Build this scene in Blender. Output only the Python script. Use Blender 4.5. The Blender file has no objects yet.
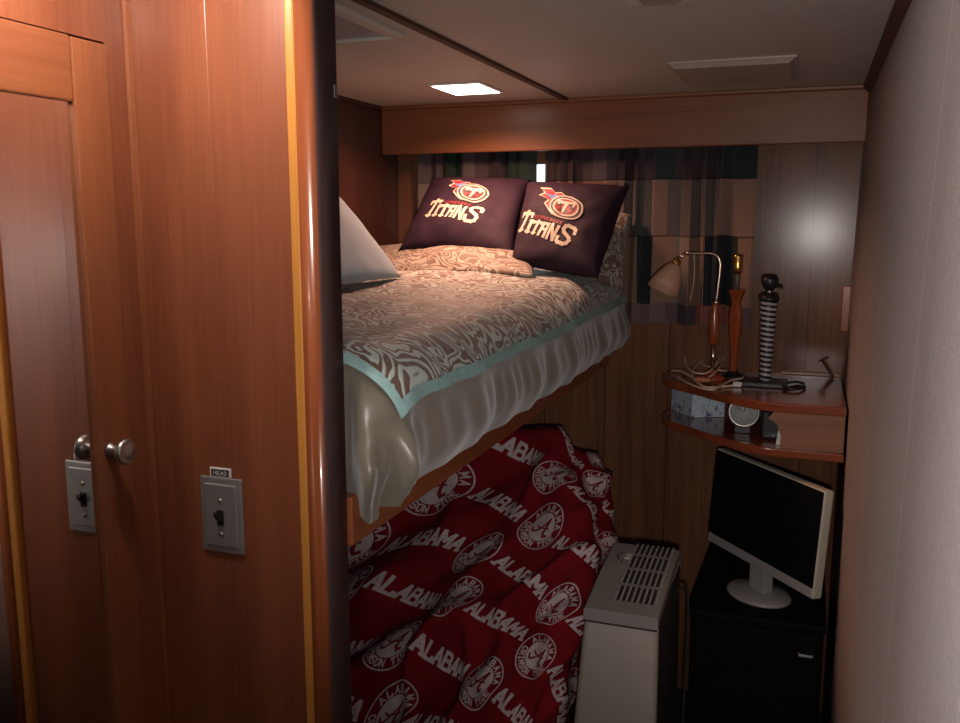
import bpy, bmesh, math, random
from math import sin, cos, pi, radians, hypot
from mathutils import Vector, Matrix, noise
from mathutils.geometry import tessellate_polygon

random.seed(7)
SC = bpy.context.scene
COL = SC.collection

# ------------------------------------------------------------------ camera
F = 900.0; CX, CY = 480.0, 361.5
YAW, PIT = radians(20.1), radians(9.0)
CAM = Vector((0, 0, 1.6))
FW = Vector((-sin(YAW)*cos(PIT), cos(YAW)*cos(PIT), -sin(PIT)))
RT = Vector((cos(YAW), sin(YAW), 0)); UP = RT.cross(FW)
cd = bpy.data.cameras.new('camera'); cam = bpy.data.objects.new('camera', cd); COL.objects.link(cam)
cd.sensor_width = 36; cd.lens = F/960*36; cd.clip_start = 0.02
cam.matrix_world = Matrix(((RT.x, UP.x, -FW.x, CAM.x), (RT.y, UP.y, -FW.y, CAM.y), (RT.z, UP.z, -FW.z, CAM.z), (0, 0, 0, 1)))
SC.camera = cam

def at(u, v, Y):                      # survey helper: the point on the plane y = Y seen at a photo position
    d = FW + RT*((u-CX)/F) - UP*((v-CY)/F)
    return CAM + d*(Y/d.y)

# ------------------------------------------------------------------ materials
def new_mat(name):
    m = bpy.data.materials.new(name); m.use_nodes = True
    nt = m.node_tree; b = nt.nodes['Principled BSDF']
    return m, nt, b
def N(nt, t, **kw):
    n = nt.nodes.new(t)
    for k, v in kw.items(): setattr(n, k, v)
    return n
def L(nt, a, b): nt.links.new(a, b)

def ramp(nt, fac, stops, interp='LINEAR'):
    r = N(nt, 'ShaderNodeValToRGB'); r.color_ramp.interpolation = interp
    els = r.color_ramp.elements
    while len(els) < len(stops): els.new(0.5)
    for e, (p, c) in zip(els, stops):
        e.position = p; e.color = (*c, 1)
    L(nt, fac, r.inputs[0]); return r.outputs[0]

def plain(name, c, rough=0.5, metal=0.0, var=0.12, scale=30, coat=0.0, bump=0.0, bscale=200, sheen=0.0, spec=0.5):
    m, nt, b = new_mat(name)
    tc = N(nt, 'ShaderNodeTexCoord'); nz = N(nt, 'ShaderNodeTexNoise')
    nz.inputs['Scale'].default_value = scale; nz.inputs['Detail'].default_value = 3
    L(nt, tc.outputs['Object'], nz.inputs['Vector'])
    lo = tuple(x*(1-var) for x in c); hi = tuple(min(1, x*(1+var)) for x in c)
    L(nt, ramp(nt, nz.outputs[0], [(0.3, lo), (0.7, hi)]), b.inputs['Base Color'])
    b.inputs['Roughness'].default_value = rough; b.inputs['Metallic'].default_value = metal
    b.inputs['Coat Weight'].default_value = coat; b.inputs['Sheen Weight'].default_value = sheen
    b.inputs['Specular IOR Level'].default_value = spec
    if bump:
        n2 = N(nt, 'ShaderNodeTexNoise'); n2.inputs['Scale'].default_value = bscale
        L(nt, tc.outputs['Object'], n2.inputs['Vector'])
        bp = N(nt, 'ShaderNodeBump'); bp.inputs['Strength'].default_value = bump; bp.inputs['Distance'].default_value = 0.002
        L(nt, n2.outputs[0], bp.inputs['Height']); L(nt, bp.outputs[0], b.inputs['Normal'])
    return m

def wood(name, dark, light, axis=2, spec=0.5, rough=0.28, coat=0.35, scale=1.0, coat_rough=0.12, bump=0.06, groove=None):
    m, nt, b = new_mat(name)
    tc = N(nt, 'ShaderNodeTexCoord')
    def mapped(a, c):
        mp = N(nt, 'ShaderNodeMapping'); s = [a*scale]*3; s[axis] = c*scale
        mp.inputs['Scale'].default_value = s; L(nt, tc.outputs['Object'], mp.inputs[0]); return mp.outputs[0]
    n1 = N(nt, 'ShaderNodeTexNoise'); n1.inputs['Scale'].default_value = 1; n1.inputs['Detail'].default_value = 6; n1.inputs['Distortion'].default_value = 0.8
    L(nt, mapped(14, 0.9), n1.inputs['Vector'])
    n2 = N(nt, 'ShaderNodeTexNoise'); n2.inputs['Scale'].default_value = 1; n2.inputs['Detail'].default_value = 4
    L(nt, mapped(170, 5), n2.inputs['Vector'])
    mx = N(nt, 'ShaderNodeMix'); mx.inputs[0].default_value = 0.42
    L(nt, n1.outputs[0], mx.inputs[2]); L(nt, n2.outputs[0], mx.inputs[3])
    mid = tuple((a+c)/2 for a, c in zip(dark, light))
    col = ramp(nt, mx.outputs[0], [(0.33, dark), (0.5, mid), (0.68, light)])
    hgt = n2.outputs[0]
    if groove:                        # vertical V-grooves of sheet panelling
        sx = N(nt, 'ShaderNodeSeparateXYZ'); L(nt, tc.outputs['Object'], sx.inputs[0])
        mo = N(nt, 'ShaderNodeMath', operation='PINGPONG'); mo.inputs[1].default_value = groove/2
        L(nt, sx.outputs[0], mo.inputs[0])
        lt = N(nt, 'ShaderNodeMath', operation='LESS_THAN'); lt.inputs[1].default_value = 0.0016
        L(nt, mo.outputs[0], lt.inputs[0])
        mg = N(nt, 'ShaderNodeMix', data_type='RGBA'); mg.inputs[7].default_value = (*[x*0.35 for x in dark], 1)
        L(nt, lt.outputs[0], mg.inputs[0]); L(nt, col, mg.inputs[6]); col = mg.outputs[2]
    L(nt, col, b.inputs['Base Color'])
    b.inputs['Roughness'].default_value = rough
    b.inputs['Coat Weight'].default_value = coat; b.inputs['Coat Roughness'].default_value = coat_rough; b.inputs['Specular IOR Level'].default_value = spec
    bp = N(nt, 'ShaderNodeBump'); bp.inputs['Strength'].default_value = bump; bp.inputs['Distance'].default_value = 0.001
    L(nt, hgt, bp.inputs['Height']); L(nt, bp.outputs[0], b.inputs['Normal'])
    return m

def emit(name, c, s):
    m, nt, b = new_mat(name)
    b.inputs['Base Color'].default_value = (*c, 1)
    b.inputs['Emission Color'].default_value = (*c, 1); b.inputs['Emission Strength'].default_value = s
    return m

M = {}
M['panel'] = wood('varnished teak panel', (0.145, 0.038, 0.0145), (0.225, 0.068, 0.027), rough=0.42, coat=0.3, coat_rough=0.2, bump=0.1)
M['panel_warm'] = wood('varnished teak stile', (0.155, 0.042, 0.0150), (0.235, 0.074, 0.027), rough=0.4, coat=0.25, coat_rough=0.22)
M['rail_wood'] = wood('varnished teak rail', (0.155, 0.042, 0.0150), (0.235, 0.074, 0.027), axis=1, rough=0.4, coat=0.25, coat_rough=0.22)
M['honey'] = wood('honey coloured trim', (0.40, 0.16, 0.028), (0.55, 0.24, 0.05), rough=0.3, coat=0.4)
M['post'] = wood('dark red post', (0.17, 0.042, 0.014), (0.28, 0.082, 0.027), rough=0.25, coat=0.6, coat_rough=0.06)
M['far'] = wood('far panelling', (0.095, 0.036, 0.016), (0.20, 0.085, 0.042), rough=0.6, spec=0.12, coat=0.32, coat_rough=0.19, bump=0.9, groove=0.21)
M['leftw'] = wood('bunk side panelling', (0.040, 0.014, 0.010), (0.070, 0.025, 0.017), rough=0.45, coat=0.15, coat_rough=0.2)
M['valance'] = wood('valance board', (0.15, 0.050, 0.020), (0.24, 0.088, 0.036), axis=0, rough=0.4, spec=0.3, coat=0.12, coat_rough=0.2)
M['fascia'] = wood('bunk rail wood', (0.20, 0.052, 0.018), (0.32, 0.098, 0.034), axis=1, rough=0.35, coat=0.3)
M['desk'] = wood('corner shelf wood', (0.17, 0.034, 0.014), (0.30, 0.075, 0.03), axis=0, rough=0.22, coat=0.5, coat_rough=0.08)
M['block'] = wood('shelf end block wood', (0.19, 0.062, 0.026), (0.31, 0.12, 0.052), axis=0, rough=0.4, coat=0.15)
M['lampwood'] = wood('turned lamp wood', (0.24, 0.045, 0.014), (0.38, 0.09, 0.028), rough=0.22, coat=0.6, scale=2)
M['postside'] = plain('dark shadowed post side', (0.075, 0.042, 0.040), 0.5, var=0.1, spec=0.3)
M['trimdark'] = wood('dark ceiling trim', (0.05, 0.014, 0.008), (0.085, 0.026, 0.013), axis=1, rough=0.65, coat=0.0)
M['trimx'] = wood('ceiling edge trim', (0.16, 0.05, 0.018), (0.24, 0.085, 0.03), axis=0, rough=0.4)
M['ceiling'] = plain('cream ceiling vinyl', (0.52, 0.465, 0.42), 0.55, var=0.03, scale=4, bump=0.1, bscale=500)
M['floor'] = plain('dark carpet', (0.03, 0.022, 0.02), 0.95, var=0.3, scale=300, bump=0.5)
M['offwhite'] = plain('off white plastic', (0.62, 0.57, 0.50), 0.45, var=0.03)
M['vent'] = plain('cream lens cover', (0.38, 0.31, 0.27), 0.4, var=0.04, scale=8)
M['hatch'] = plain('grey hatch pane', (0.36, 0.35, 0.37), 0.35, var=0.03, scale=6)
M['metal'] = plain('brushed nickel', (0.50, 0.48, 0.45), 0.34, metal=1.0, var=0.05, scale=60)
M['plate'] = plain('brushed steel plate', (0.42, 0.41, 0.39), 0.42, metal=0.75, var=0.05, scale=80)
M['brass'] = plain('polished brass', (0.80, 0.50, 0.14), 0.2, metal=1.0, var=0.05)
M['nickelpink'] = plain('lamp tube metal', (0.72, 0.58, 0.50), 0.22, metal=1.0, var=0.04)
M['black'] = plain('black plastic', (0.012, 0.011, 0.011), 0.4, var=0.2)
M['blackwood'] = plain('black cabinet lacquer', (0.004, 0.0035, 0.0035), 0.7, var=0.3, spec=0.12)
M['screen'] = plain('dark screen glass', (0.006, 0.006, 0.008), 0.22, var=0.1, spec=0.4)
M['bezel'] = plain('cream monitor casing', (0.52, 0.47, 0.38), 0.4, var=0.03)
M['silver'] = plain('silver grey plastic', (0.33, 0.31, 0.30), 0.4, var=0.05)
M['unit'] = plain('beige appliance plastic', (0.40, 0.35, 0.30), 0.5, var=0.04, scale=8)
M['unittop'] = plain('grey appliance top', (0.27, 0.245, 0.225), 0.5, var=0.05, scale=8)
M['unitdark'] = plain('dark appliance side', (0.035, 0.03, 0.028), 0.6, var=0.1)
M['louver'] = plain('pale louver plastic', (0.40, 0.38, 0.35), 0.45, var=0.05)
M['satin'] = plain('grey green satin', (0.150, 0.130, 0.097), 0.34, var=0.10, scale=9, sheen=0.4, bump=0.15, bscale=60)
M['aqua'] = plain('aqua ribbon', (0.27, 0.43, 0.42), 0.5, var=0.12, scale=60, bump=0.3, bscale=120)
M['navy'] = plain('dark navy polyester', (0.020, 0.009, 0.019), 0.75, var=0.25, scale=14, bump=0.2, bscale=80, spec=0.2)
M['whitepillow'] = plain('white pillowcase', (0.27, 0.37, 0.45), 0.8, var=0.03, scale=12, bump=0.25, bscale=40)
M['prwhite'] = plain('cream print', (0.50, 0.43, 0.34), 0.6, var=0.05)
M['prred'] = plain('red print', (0.24, 0.018, 0.022), 0.6, var=0.05)
M['prblue'] = plain('blue print', (0.11, 0.17, 0.34), 0.6, var=0.05)
M['prnavy'] = plain('navy print', (0.03, 0.012, 0.02), 0.6, var=0.05)
M['crimson'] = plain('crimson fleece', (0.175, 0.006, 0.011), 0.9, var=0.25, scale=9, bump=0.4, bscale=300, spec=0.15)
M['fleecewhite'] = plain('pale print on fleece', (0.52, 0.43, 0.43), 0.9, var=0.15, scale=50)
M['fleecered'] = plain('crimson print on fleece', (0.20, 0.006, 0.012), 0.9, var=0.2, scale=9)
M['shade'] = plain('peach lamp shade', (0.55, 0.31, 0.20), 0.6, var=0.05)
M['cord'] = plain('beige cord', (0.72, 0.50, 0.37), 0.5, var=0.08)
M['cordred'] = plain('terracotta plug', (0.50, 0.16, 0.09), 0.5, var=0.08)
M['white'] = plain('white plastic', (0.65, 0.62, 0.58), 0.4, var=0.03)
M['clockface'] = plain('pale dial', (0.36, 0.36, 0.34), 0.4, var=0.15, scale=40)
M['olive'] = plain('grey green lamp stem', (0.10, 0.095, 0.06), 0.4, var=0.1)
M['mattress'] = plain('dull mattress cloth', (0.12, 0.10, 0.09), 0.9)
M['daylight'] = emit('daylight through pane', (0.75, 0.88, 1.0), 2.6)
M['lampglow'] = emit('glowing lamp lens', (1.0, 0.90, 0.78), 9.0)

m, nt, b = new_mat('mirror glass')     # silvered glass, faintly grey
tc = N(nt, 'ShaderNodeTexCoord'); nz = N(nt, 'ShaderNodeTexNoise'); nz.inputs['Scale'].default_value = 3
L(nt, tc.outputs['Object'], nz.inputs['Vector'])
L(nt, ramp(nt, nz.outputs[0], [(0.3, (0.80, 0.78, 0.76)), (0.7, (0.84, 0.82, 0.80))]), b.inputs['Base Color'])
b.inputs['Metallic'].default_value = 1; b.inputs['Roughness'].default_value = 0.02
M['mirror'] = m

m, nt, b = new_mat('woven wallpaper')
tc = N(nt, 'ShaderNodeTexCoord')
def strands(sc):
    mp = N(nt, 'ShaderNodeMapping'); mp.inputs['Scale'].default_value = sc
    L(nt, tc.outputs['Object'], mp.inputs[0])
    n = N(nt, 'ShaderNodeTexNoise'); n.inputs['Scale'].default_value = 1; n.inputs['Detail'].default_value = 2
    L(nt, mp.outputs[0], n.inputs['Vector']); return n.outputs[0]
h1 = strands((1, 40, 420)); h2 = strands((1, 420, 40))
ad = N(nt, 'ShaderNodeMath', operation='MULTIPLY'); L(nt, h1, ad.inputs[0]); L(nt, h2, ad.inputs[1])
sx = N(nt, 'ShaderNodeSeparateXYZ'); L(nt, tc.outputs['Object'], sx.inputs[0])
pp = N(nt, 'ShaderNodeMath', operation='PINGPONG'); pp.inputs[1].default_value = 0.30
of = N(nt, 'ShaderNodeMath', operation='SUBTRACT'); of.inputs[1].default_value = 1.12
L(nt, sx.outputs[1], of.inputs[0]); L(nt, of.outputs[0], pp.inputs[0])
lt = N(nt, 'ShaderNodeMath', operation='LESS_THAN'); lt.inputs[1].default_value = 0.003
L(nt, pp.outputs[0], lt.inputs[0])
cl = ramp(nt, ad.outputs[0], [(0.12, (0.42, 0.385, 0.385)), (0.42, (0.55, 0.515, 0.515))])
mg = N(nt, 'ShaderNodeMix', data_type='RGBA'); mg.inputs[7].default_value = (0.66, 0.61, 0.60, 1)
L(nt, lt.outputs[0], mg.inputs[0]); L(nt, cl, mg.inputs[6]); L(nt, mg.outputs[2], b.inputs['Base Color'])
bp = N(nt, 'ShaderNodeBump'); bp.inputs['Strength'].default_value = 0.35; bp.inputs['Distance'].default_value = 0.002
L(nt, ad.outputs[0], bp.inputs['Height']); L(nt, bp.outputs[0], b.inputs['Normal'])
b.inputs['Roughness'].default_value = 0.8
M['wallpaper'] = m

def paisley(name, dark, light):        # flowing contour lines: swirls of brown and pale aqua
    m, nt, b = new_mat(name)
    uv = N(nt, 'ShaderNodeUVMap')
    nz = N(nt, 'ShaderNodeTexNoise'); nz.inputs['Scale'].default_value = 10; nz.inputs['Detail'].default_value = 1.6; nz.inputs['Distortion'].default_value = 1.1
    L(nt, uv.outputs[0], nz.inputs['Vector'])
    ml = N(nt, 'ShaderNodeMath', operation='MULTIPLY'); ml.inputs[1].default_value = 62
    L(nt, nz.outputs[0], ml.inputs[0])
    sn = N(nt, 'ShaderNodeMath', operation='SINE'); L(nt, ml.outputs[0], sn.inputs[0])
    ha = N(nt, 'ShaderNodeMath', operation='MULTIPLY_ADD'); ha.inputs[1].default_value = 0.5; ha.inputs[2].default_value = 0.5
    L(nt, sn.outputs[0], ha.inputs[0])
    L(nt, ramp(nt, ha.outputs[0], [(0.42, dark), (0.60, light)]), b.inputs['Base Color'])
    b.inputs['Roughness'].default_value = 0.62; b.inputs['Sheen Weight'].default_value = 0.15
    bp = N(nt, 'ShaderNodeBump'); bp.inputs['Strength'].default_value = 0.4; bp.inputs['Distance'].default_value = 0.003
    L(nt, ha.outputs[0], bp.inputs['Height']); L(nt, bp.outputs[0], b.inputs['Normal'])
    return m
M['paisley'] = paisley('aqua and brown paisley weave', (0.12, 0.068, 0.048), (0.40, 0.47, 0.44))
M['sham'] = paisley('sham paisley weave', (0.11, 0.07, 0.045), (0.30, 0.27, 0.22))

m, nt, b = new_mat('patchwork curtain cloth')
at_ = N(nt, 'ShaderNodeVertexColor'); at_.layer_name = 'patch'
tc = N(nt, 'ShaderNodeTexCoord'); mp = N(nt, 'ShaderNodeMapping'); mp.inputs['Scale'].default_value = (500, 1, 60)
L(nt, tc.outputs['Object'], mp.inputs[0]); nz = N(nt, 'ShaderNodeTexNoise'); nz.inputs['Scale'].default_value = 1
L(nt, mp.outputs[0], nz.inputs['Vector'])
mr = N(nt, 'ShaderNodeMapRange'); mr.inputs[3].default_value = 0.7; mr.inputs[4].default_value = 1.25; L(nt, nz.outputs[0], mr.inputs[0])
mm = N(nt, 'ShaderNodeMix', data_type='RGBA', blend_type='MULTIPLY'); mm.inputs[0].default_value = 1
L(nt, at_.outputs[0], mm.inputs[6]); L(nt, mr.outputs[0], mm.inputs[7])
L(nt, mm.outputs[2], b.inputs['Base Color']); b.inputs['Roughness'].default_value = 0.75
M['curtain'] = m

m, nt, b = new_mat('black and white stripes')
tc = N(nt, 'ShaderNodeTexCoord'); sx = N(nt, 'ShaderNodeSeparateXYZ'); L(nt, tc.outputs['Object'], sx.inputs[0])
ml = N(nt, 'ShaderNodeMath', operation='MULTIPLY'); ml.inputs[1].default_value = 2*pi/0.0148
tl = N(nt, 'ShaderNodeMath', operation='MULTIPLY_ADD'); tl.inputs[1].default_value = 0.12
L(nt, sx.outputs[0], tl.inputs[0]); L(nt, sx.outputs[2], tl.inputs[2]); L(nt, tl.outputs[0], ml.inputs[0])
sn = N(nt, 'ShaderNodeMath', operation='SINE'); L(nt, ml.outputs[0], sn.inputs[0])
L(nt, ramp(nt, sn.outputs[0], [(0.0, (0.012, 0.01, 0.011)), (0.12, (0.40, 0.38, 0.40))]), b.inputs['Base Color']); b.inputs['Roughness'].default_value = 0.4
M['stripes'] = m

m, nt, b = new_mat('pale blue floral card')
tc = N(nt, 'ShaderNodeTexCoord'); nz = N(nt, 'ShaderNodeTexNoise'); nz.inputs['Scale'].default_value = 34; nz.inputs['Distortion'].default_value = 1.6
mp = N(nt, 'ShaderNodeMapping'); mp.inputs['Scale'].default_value = (1, 1, 0.45); mp.inputs['Rotation'].default_value = (0.3, 0.6, 0)
L(nt, tc.outputs['Object'], mp.inputs[0]); L(nt, mp.outputs[0], nz.inputs['Vector'])
L(nt, ramp(nt, nz.outputs[0], [(0.37, (0.07, 0.09, 0.26)), (0.42, (0.46, 0.55, 0.64)), (0.60, (0.55, 0.63, 0.69)), (0.70, (0.36, 0.42, 0.52))]), b.inputs['Base Color']); b.inputs['Roughness'].default_value = 0.5
M['tissue'] = m

# ------------------------------------------------------------------ mesh helpers
def B(): return bmesh.new()

def box(bm, lo, hi, bev=0.0, mi=0, seg=2):
    lo = Vector(lo); hi = Vector(hi); c = (lo+hi)/2; s = hi-lo
    r = bmesh.ops.create_cube(bm, size=1, matrix=Matrix.Translation(c) @ Matrix.Diagonal((s.x, s.y, s.z, 1)))
    vs = r['verts']; fs = list({f for v in vs for f in v.link_faces})
    for f in fs: f.material_index = mi
    if bev:
        es = list({e for v in vs for e in v.link_edges})
        bmesh.ops.bevel(bm, geom=es, offset=bev, segments=seg, affect='EDGES', profile=0.5, clamp_overlap=True)
    return vs

def prism(bm, poly, vec, mi=0):        # closed 3-D polygon swept along vec
    vec = Vector(vec); a = [bm.verts.new(Vector(p)) for p in poly]; c = [bm.verts.new(Vector(p)+vec) for p in poly]
    n = len(a); fs = [bm.faces.new(a), bm.faces.new(c[::-1])]
    for i in range(n): fs.append(bm.faces.new((a[i], c[i], c[(i+1) % n], a[(i+1) % n])))
    for f in fs: f.material_index = mi
    bmesh.ops.recalc_face_normals(bm, faces=fs)
    return fs

def tube(bm, pts, r, n=10, mi=0):
    pts = [Vector(p) for p in pts]; rs = r if isinstance(r, (list, tuple)) else [r]*len(pts)
    rings = []; ref = None
    for i, p in enumerate(pts):
        t = (pts[min(i+1, len(pts)-1)]-pts[max(i-1, 0)]).normalized()
        if ref is None: ref = Vector((0, 0, 1)) if abs(t.z) < 0.9 else Vector((1, 0, 0))
        a = (ref - t*ref.dot(t)).normalized(); ref = a; c = t.cross(a)
        rings.append([bm.verts.new(p + (a*cos(2*pi*k/n) + c*sin(2*pi*k/n))*rs[i]) for k in range(n)])
    fs = []
    for u, w in zip(rings, rings[1:]):
        for k in range(n): fs.append(bm.faces.new((u[k], u[(k+1) % n], w[(k+1) % n], w[k])))
    fs.append(bm.faces.new(rings[0][::-1])); fs.append(bm.faces.new(rings[-1]))
    for f in fs: f.material_index = mi; f.smooth = True
    return fs

def smooth_path(pts, n=8):             # Catmull-Rom through the points
    pts = [Vector(p) for p in pts]; q = [pts[0]*2-pts[1]] + pts + [pts[-1]*2-pts[-2]]; out = []
    for i in range(1, len(q)-2):
        for k in range(n):
            t = k/n; a, b_, c, d = q[i-1], q[i], q[i+1], q[i+2]
            out.append(0.5*((2*b_) + (c-a)*t + (2*a-5*b_+4*c-d)*t*t + (3*b_-a-3*c+d)*t**3))
    out.append(pts[-1]); return out

def lathe(bm, prof, base, axis=(0, 0, 1), n=28, mi=0):
    base = Vector(base); ax = Vector(axis).normalized()
    a = (Vector((1, 0, 0)) if abs(ax.x) < 0.8 else Vector((0, 1, 0))); a = (a-ax*a.dot(ax)).normalized(); c = ax.cross(a)
    rings = [[bm.verts.new(base + ax*h + (a*cos(2*pi*k/n)+c*sin(2*pi*k/n))*max(r, 1e-5)) for k in range(n)] for r, h in prof]
    fs = []
    for u, w in zip(rings, rings[1:]):
        for k in range(n): fs.append(bm.faces.new((u[k], u[(k+1) % n], w[(k+1) % n], w[k])))
    fs.append(bm.faces.new(rings[0][::-1])); fs.append(bm.faces.new(rings[-1]))
    for f in fs: f.material_index = mi; f.smooth = True
    return fs

def grid(bm, fn, nu, nv, mi=0, uvfn=None, colfn=None):
    vs = [[bm.verts.new(fn(i/nu, j/nv)) for i in range(nu+1)] for j in range(nv+1)]
    ul = bm.loops.layers.uv.verify() if uvfn else None
    cl = (bm.loops.layers.color.get('patch') or bm.loops.layers.color.new('patch')) if colfn else None
    for j in range(nv):
        for i in range(nu):
            f = bm.faces.new((vs[j][i], vs[j][i+1], vs[j+1][i+1], vs[j+1][i])); f.smooth = True; f.material_index = mi
            cr = ((i, j), (i+1, j), (i+1, j+1), (i, j+1))
            if ul:
                for lp, (a, c) in zip(f.loops, cr): lp[ul].uv = uvfn(a/nu, c/nv)
            if cl:
                k = colfn((i+.5)/nu, (j+.5)/nv)
                for lp in f.loops: lp[cl] = (*k, 1)
    return vs

def tag(o, label=None, cat=None, group=None, kind=None):
    if label: o['label'] = label
    if cat: o['category'] = cat
    if group: o['group'] = group
    if kind: o['kind'] = kind
    return o

def obj(name, bm, mats, parent=None, label=None, shift=True, smooth=False):
    if not isinstance(mats, (list, tuple)): mats = [mats]
    me = bpy.data.meshes.new(name)
    off = Vector((0, 0, 0))
    if parent is None and shift:
        xs = [v.co for v in bm.verts]
        off = Vector(((min(v.x for v in xs)+max(v.x for v in xs))/2, (min(v.y for v in xs)+max(v.y for v in xs))/2, min(v.z for v in xs)))
    elif parent is not None:
        p = parent
        while p is not None: off = off + p.location; p = p.parent
    for v in bm.verts: v.co -= off
    if smooth:
        for f in bm.faces: f.smooth = True
    bm.to_mesh(me); bm.free()
    for k in mats: me.materials.append(M[k])
    o = bpy.data.objects.new(name, me); COL.objects.link(o)
    if parent is not None: o.parent = parent
    else: o.location = off
    if label: o['label'] = label
    return o

def struct(name, bm, mats): return tag(obj(name, bm, mats, shift=False), kind='structure')

def thing(name, label, cat, loc, group=None):
    o = bpy.data.objects.new(name, None); COL.objects.link(o); o.location = loc; o.empty_display_size = 0.05
    return tag(o, label, cat, group)

# ------------------------------------------------------------------ printing on cloth: stroke letters mapped onto a surface
GL = {
 'A': [[(0, 0), (.5, 1), (1, 0)], [(.2, .34), (.8, .34)]],
 'B': [[(0, 0), (0, 1), (.75, 1), (.92, .85), (.92, .66), (.75, .53), (0, .53)], [(.75, .53), (1, .4), (1, .13), (.8, 0), (0, 0)]],
 'C': [[(1, .8), (.75, 1), (.25, 1), (0, .75), (0, .25), (.25, 0), (.75, 0), (1, .2)]],
 'D': [[(0, 0), (0, 1), (.65, 1), (1, .7), (1, .3), (.65, 0), (0, 0)]],
 'E': [[(1, 1), (0, 1), (0, 0), (1, 0)], [(0, .5), (.75, .5)]],
 'H': [[(0, 0), (0, 1)], [(1, 0), (1, 1)], [(0, .5), (1, .5)]],
 'I': [[(.5, 0), (.5, 1)], [(.2, 0), (.8, 0)], [(.2, 1), (.8, 1)]],
 'L': [[(0, 1), (0, 0), (1, 0), (1, .2)]],
 'M': [[(0, 0), (0, 1), (.5, .35), (1, 1), (1, 0)]],
 'N': [[(0, 0), (0, 1), (1, 0), (1, 1)]],
 'O': [[(.25, 0), (0, .25), (0, .75), (.25, 1), (.75, 1), (1, .75), (1, .25), (.75, 0), (.25, 0)]],
 'R': [[(0, 0), (0, 1), (.75, 1), (1, .85), (1, .6), (.75, .48), (0, .48)], [(.5, .48), (1, 0)]],
 'S': [[(1, .82), (.75, 1), (.25, 1), (0, .82), (0, .65), (.2, .53), (.8, .45), (1, .33), (1, .17), (.75, 0), (.25, 0), (0, .18)]],
 'T': [[(.5, 0), (.5, 1)], [(0, .8), (0, 1), (1, 1), (1, .8)]],
}
def stroke_quads(line, w):
    out = []
    for (x0, y0), (x1, y1) in zip(line, line[1:]):
        d = hypot(x1-x0, y1-y0) or 1e-9; tx, ty = (x1-x0)/d, (y1-y0)/d; e = w*0.42; h = w/2
        ax, ay, bx, by = x0-tx*e, y0-ty*e, x1+tx*e, y1+ty*e
        out.append([(ax+ty*h, ay-tx*h), (bx+ty*h, by-tx*h), (bx-ty*h, by+tx*h), (ax-ty*h, ay+tx*h)])
    return out
def glyph(ch, ox, oy, w, h, t, slab=False):
    out = []
    for ln in GL[ch]: out += stroke_quads([(ox+x*w, oy+y*h) for x, y in ln], t)
    if slab:
        feet = {'A': (0, 1), 'M': (0, 1), 'L': (), 'B': (), 'N': (0, 1), 'R': (0, 1)}.get(ch, ())
        for f in feet: out += stroke_quads([(ox+f*w-w*.16, oy), (ox+f*w+w*.16, oy)], t*.8)
    return out
def xf(polys, cx=0, cy=0, rot=0, s=1):
    c, n = cos(rot), sin(rot)
    return [[(cx+(x*c-y*n)*s, cy+(x*n+y*c)*s) for x, y in p] for p in polys]
def ring_polys(r0, r1, n=40, sx=1, sy=1):
    P = lambda r, k: (r*cos(2*pi*k/n)*sx, r*sin(2*pi*k/n)*sy)
    if r0 <= 0: return [[(0, 0), P(r1, k), P(r1, k+1)] for k in range(n)]
    return [[P(r0, k), P(r1, k), P(r1, k+1), P(r0, k+1)] for k in range(n)]

def print_on(bm, polys, S, off, mi, maxlen, keep=None):
    """fill flat polygons, cut them finely and lay them on the surface S(x, y) -> (point, normal)"""
    tmp = B()
    for p in polys:
        if len(p) <= 4:
            try: tmp.faces.new([tmp.verts.new((x, y, 0)) for x, y in p])
            except ValueError: pass
        else:
            vs = [tmp.verts.new((x, y, 0)) for x, y in p]
            for t in tessellate_polygon([[Vector((x, y, 0)) for x, y in p]]):
                try: tmp.faces.new([vs[i] for i in t])
                except ValueError: pass
    for _ in range(5):
        es = [e for e in tmp.edges if e.calc_length() > maxlen]
        if not es: break
        bmesh.ops.subdivide_edges(tmp, edges=es, cuts=1, use_grid_fill=True)
    mp = {}
    for f in tmp.faces:
        if keep and not all(keep(v.co.x, v.co.y) for v in f.verts): continue
        nv = []
        for v in f.verts:
            if v not in mp:
                P_, n_ = S(v.co.x, v.co.y); mp[v] = bm.verts.new(P_ + n_*off)
            nv.append(mp[v])
        try:
            g = bm.faces.new(nv); g.material_index = mi; g.smooth = True
        except ValueError: pass
    tmp.free()

# ================================================================== SETTING
XR, XD, XL = 0.129, -0.937, -1.389      # right wall, locker wall, bunk side wall
YF, YS, YB = 2.95, 1.09, -1.3           # far wall, switch partition, wall behind the camera
ZC = 1.973

bm = B(); box(bm, (XL-.06, YB, -0.05), (XR+.06, YF+.06, 0)); struct('floor', bm, 'floor')
bm = B(); box(bm, (XL-.06, YB, ZC), (XR+.06, YF+.06, ZC+.05)); struct('ceiling', bm, 'ceiling')
bm = B(); prof = [(.112, 0), (.112, .8), (.1125, 1.12), (.117, 1.42), (.124, 1.72), (.131, ZC)]
fs = prism(bm, [(x, YB, z) for x, z in prof] + [(XR+.07, YB, ZC), (XR+.07, YB, 0)], (0, YF+.06-YB, 0))
for f in fs[2:7]: f.smooth = True
struct('wall_right', bm, 'wallpaper')
bm = B(); box(bm, (XL-.06, 1.13, 0), (XL, YF+.06, ZC)); struct('wall_left', bm, 'leftw')
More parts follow.
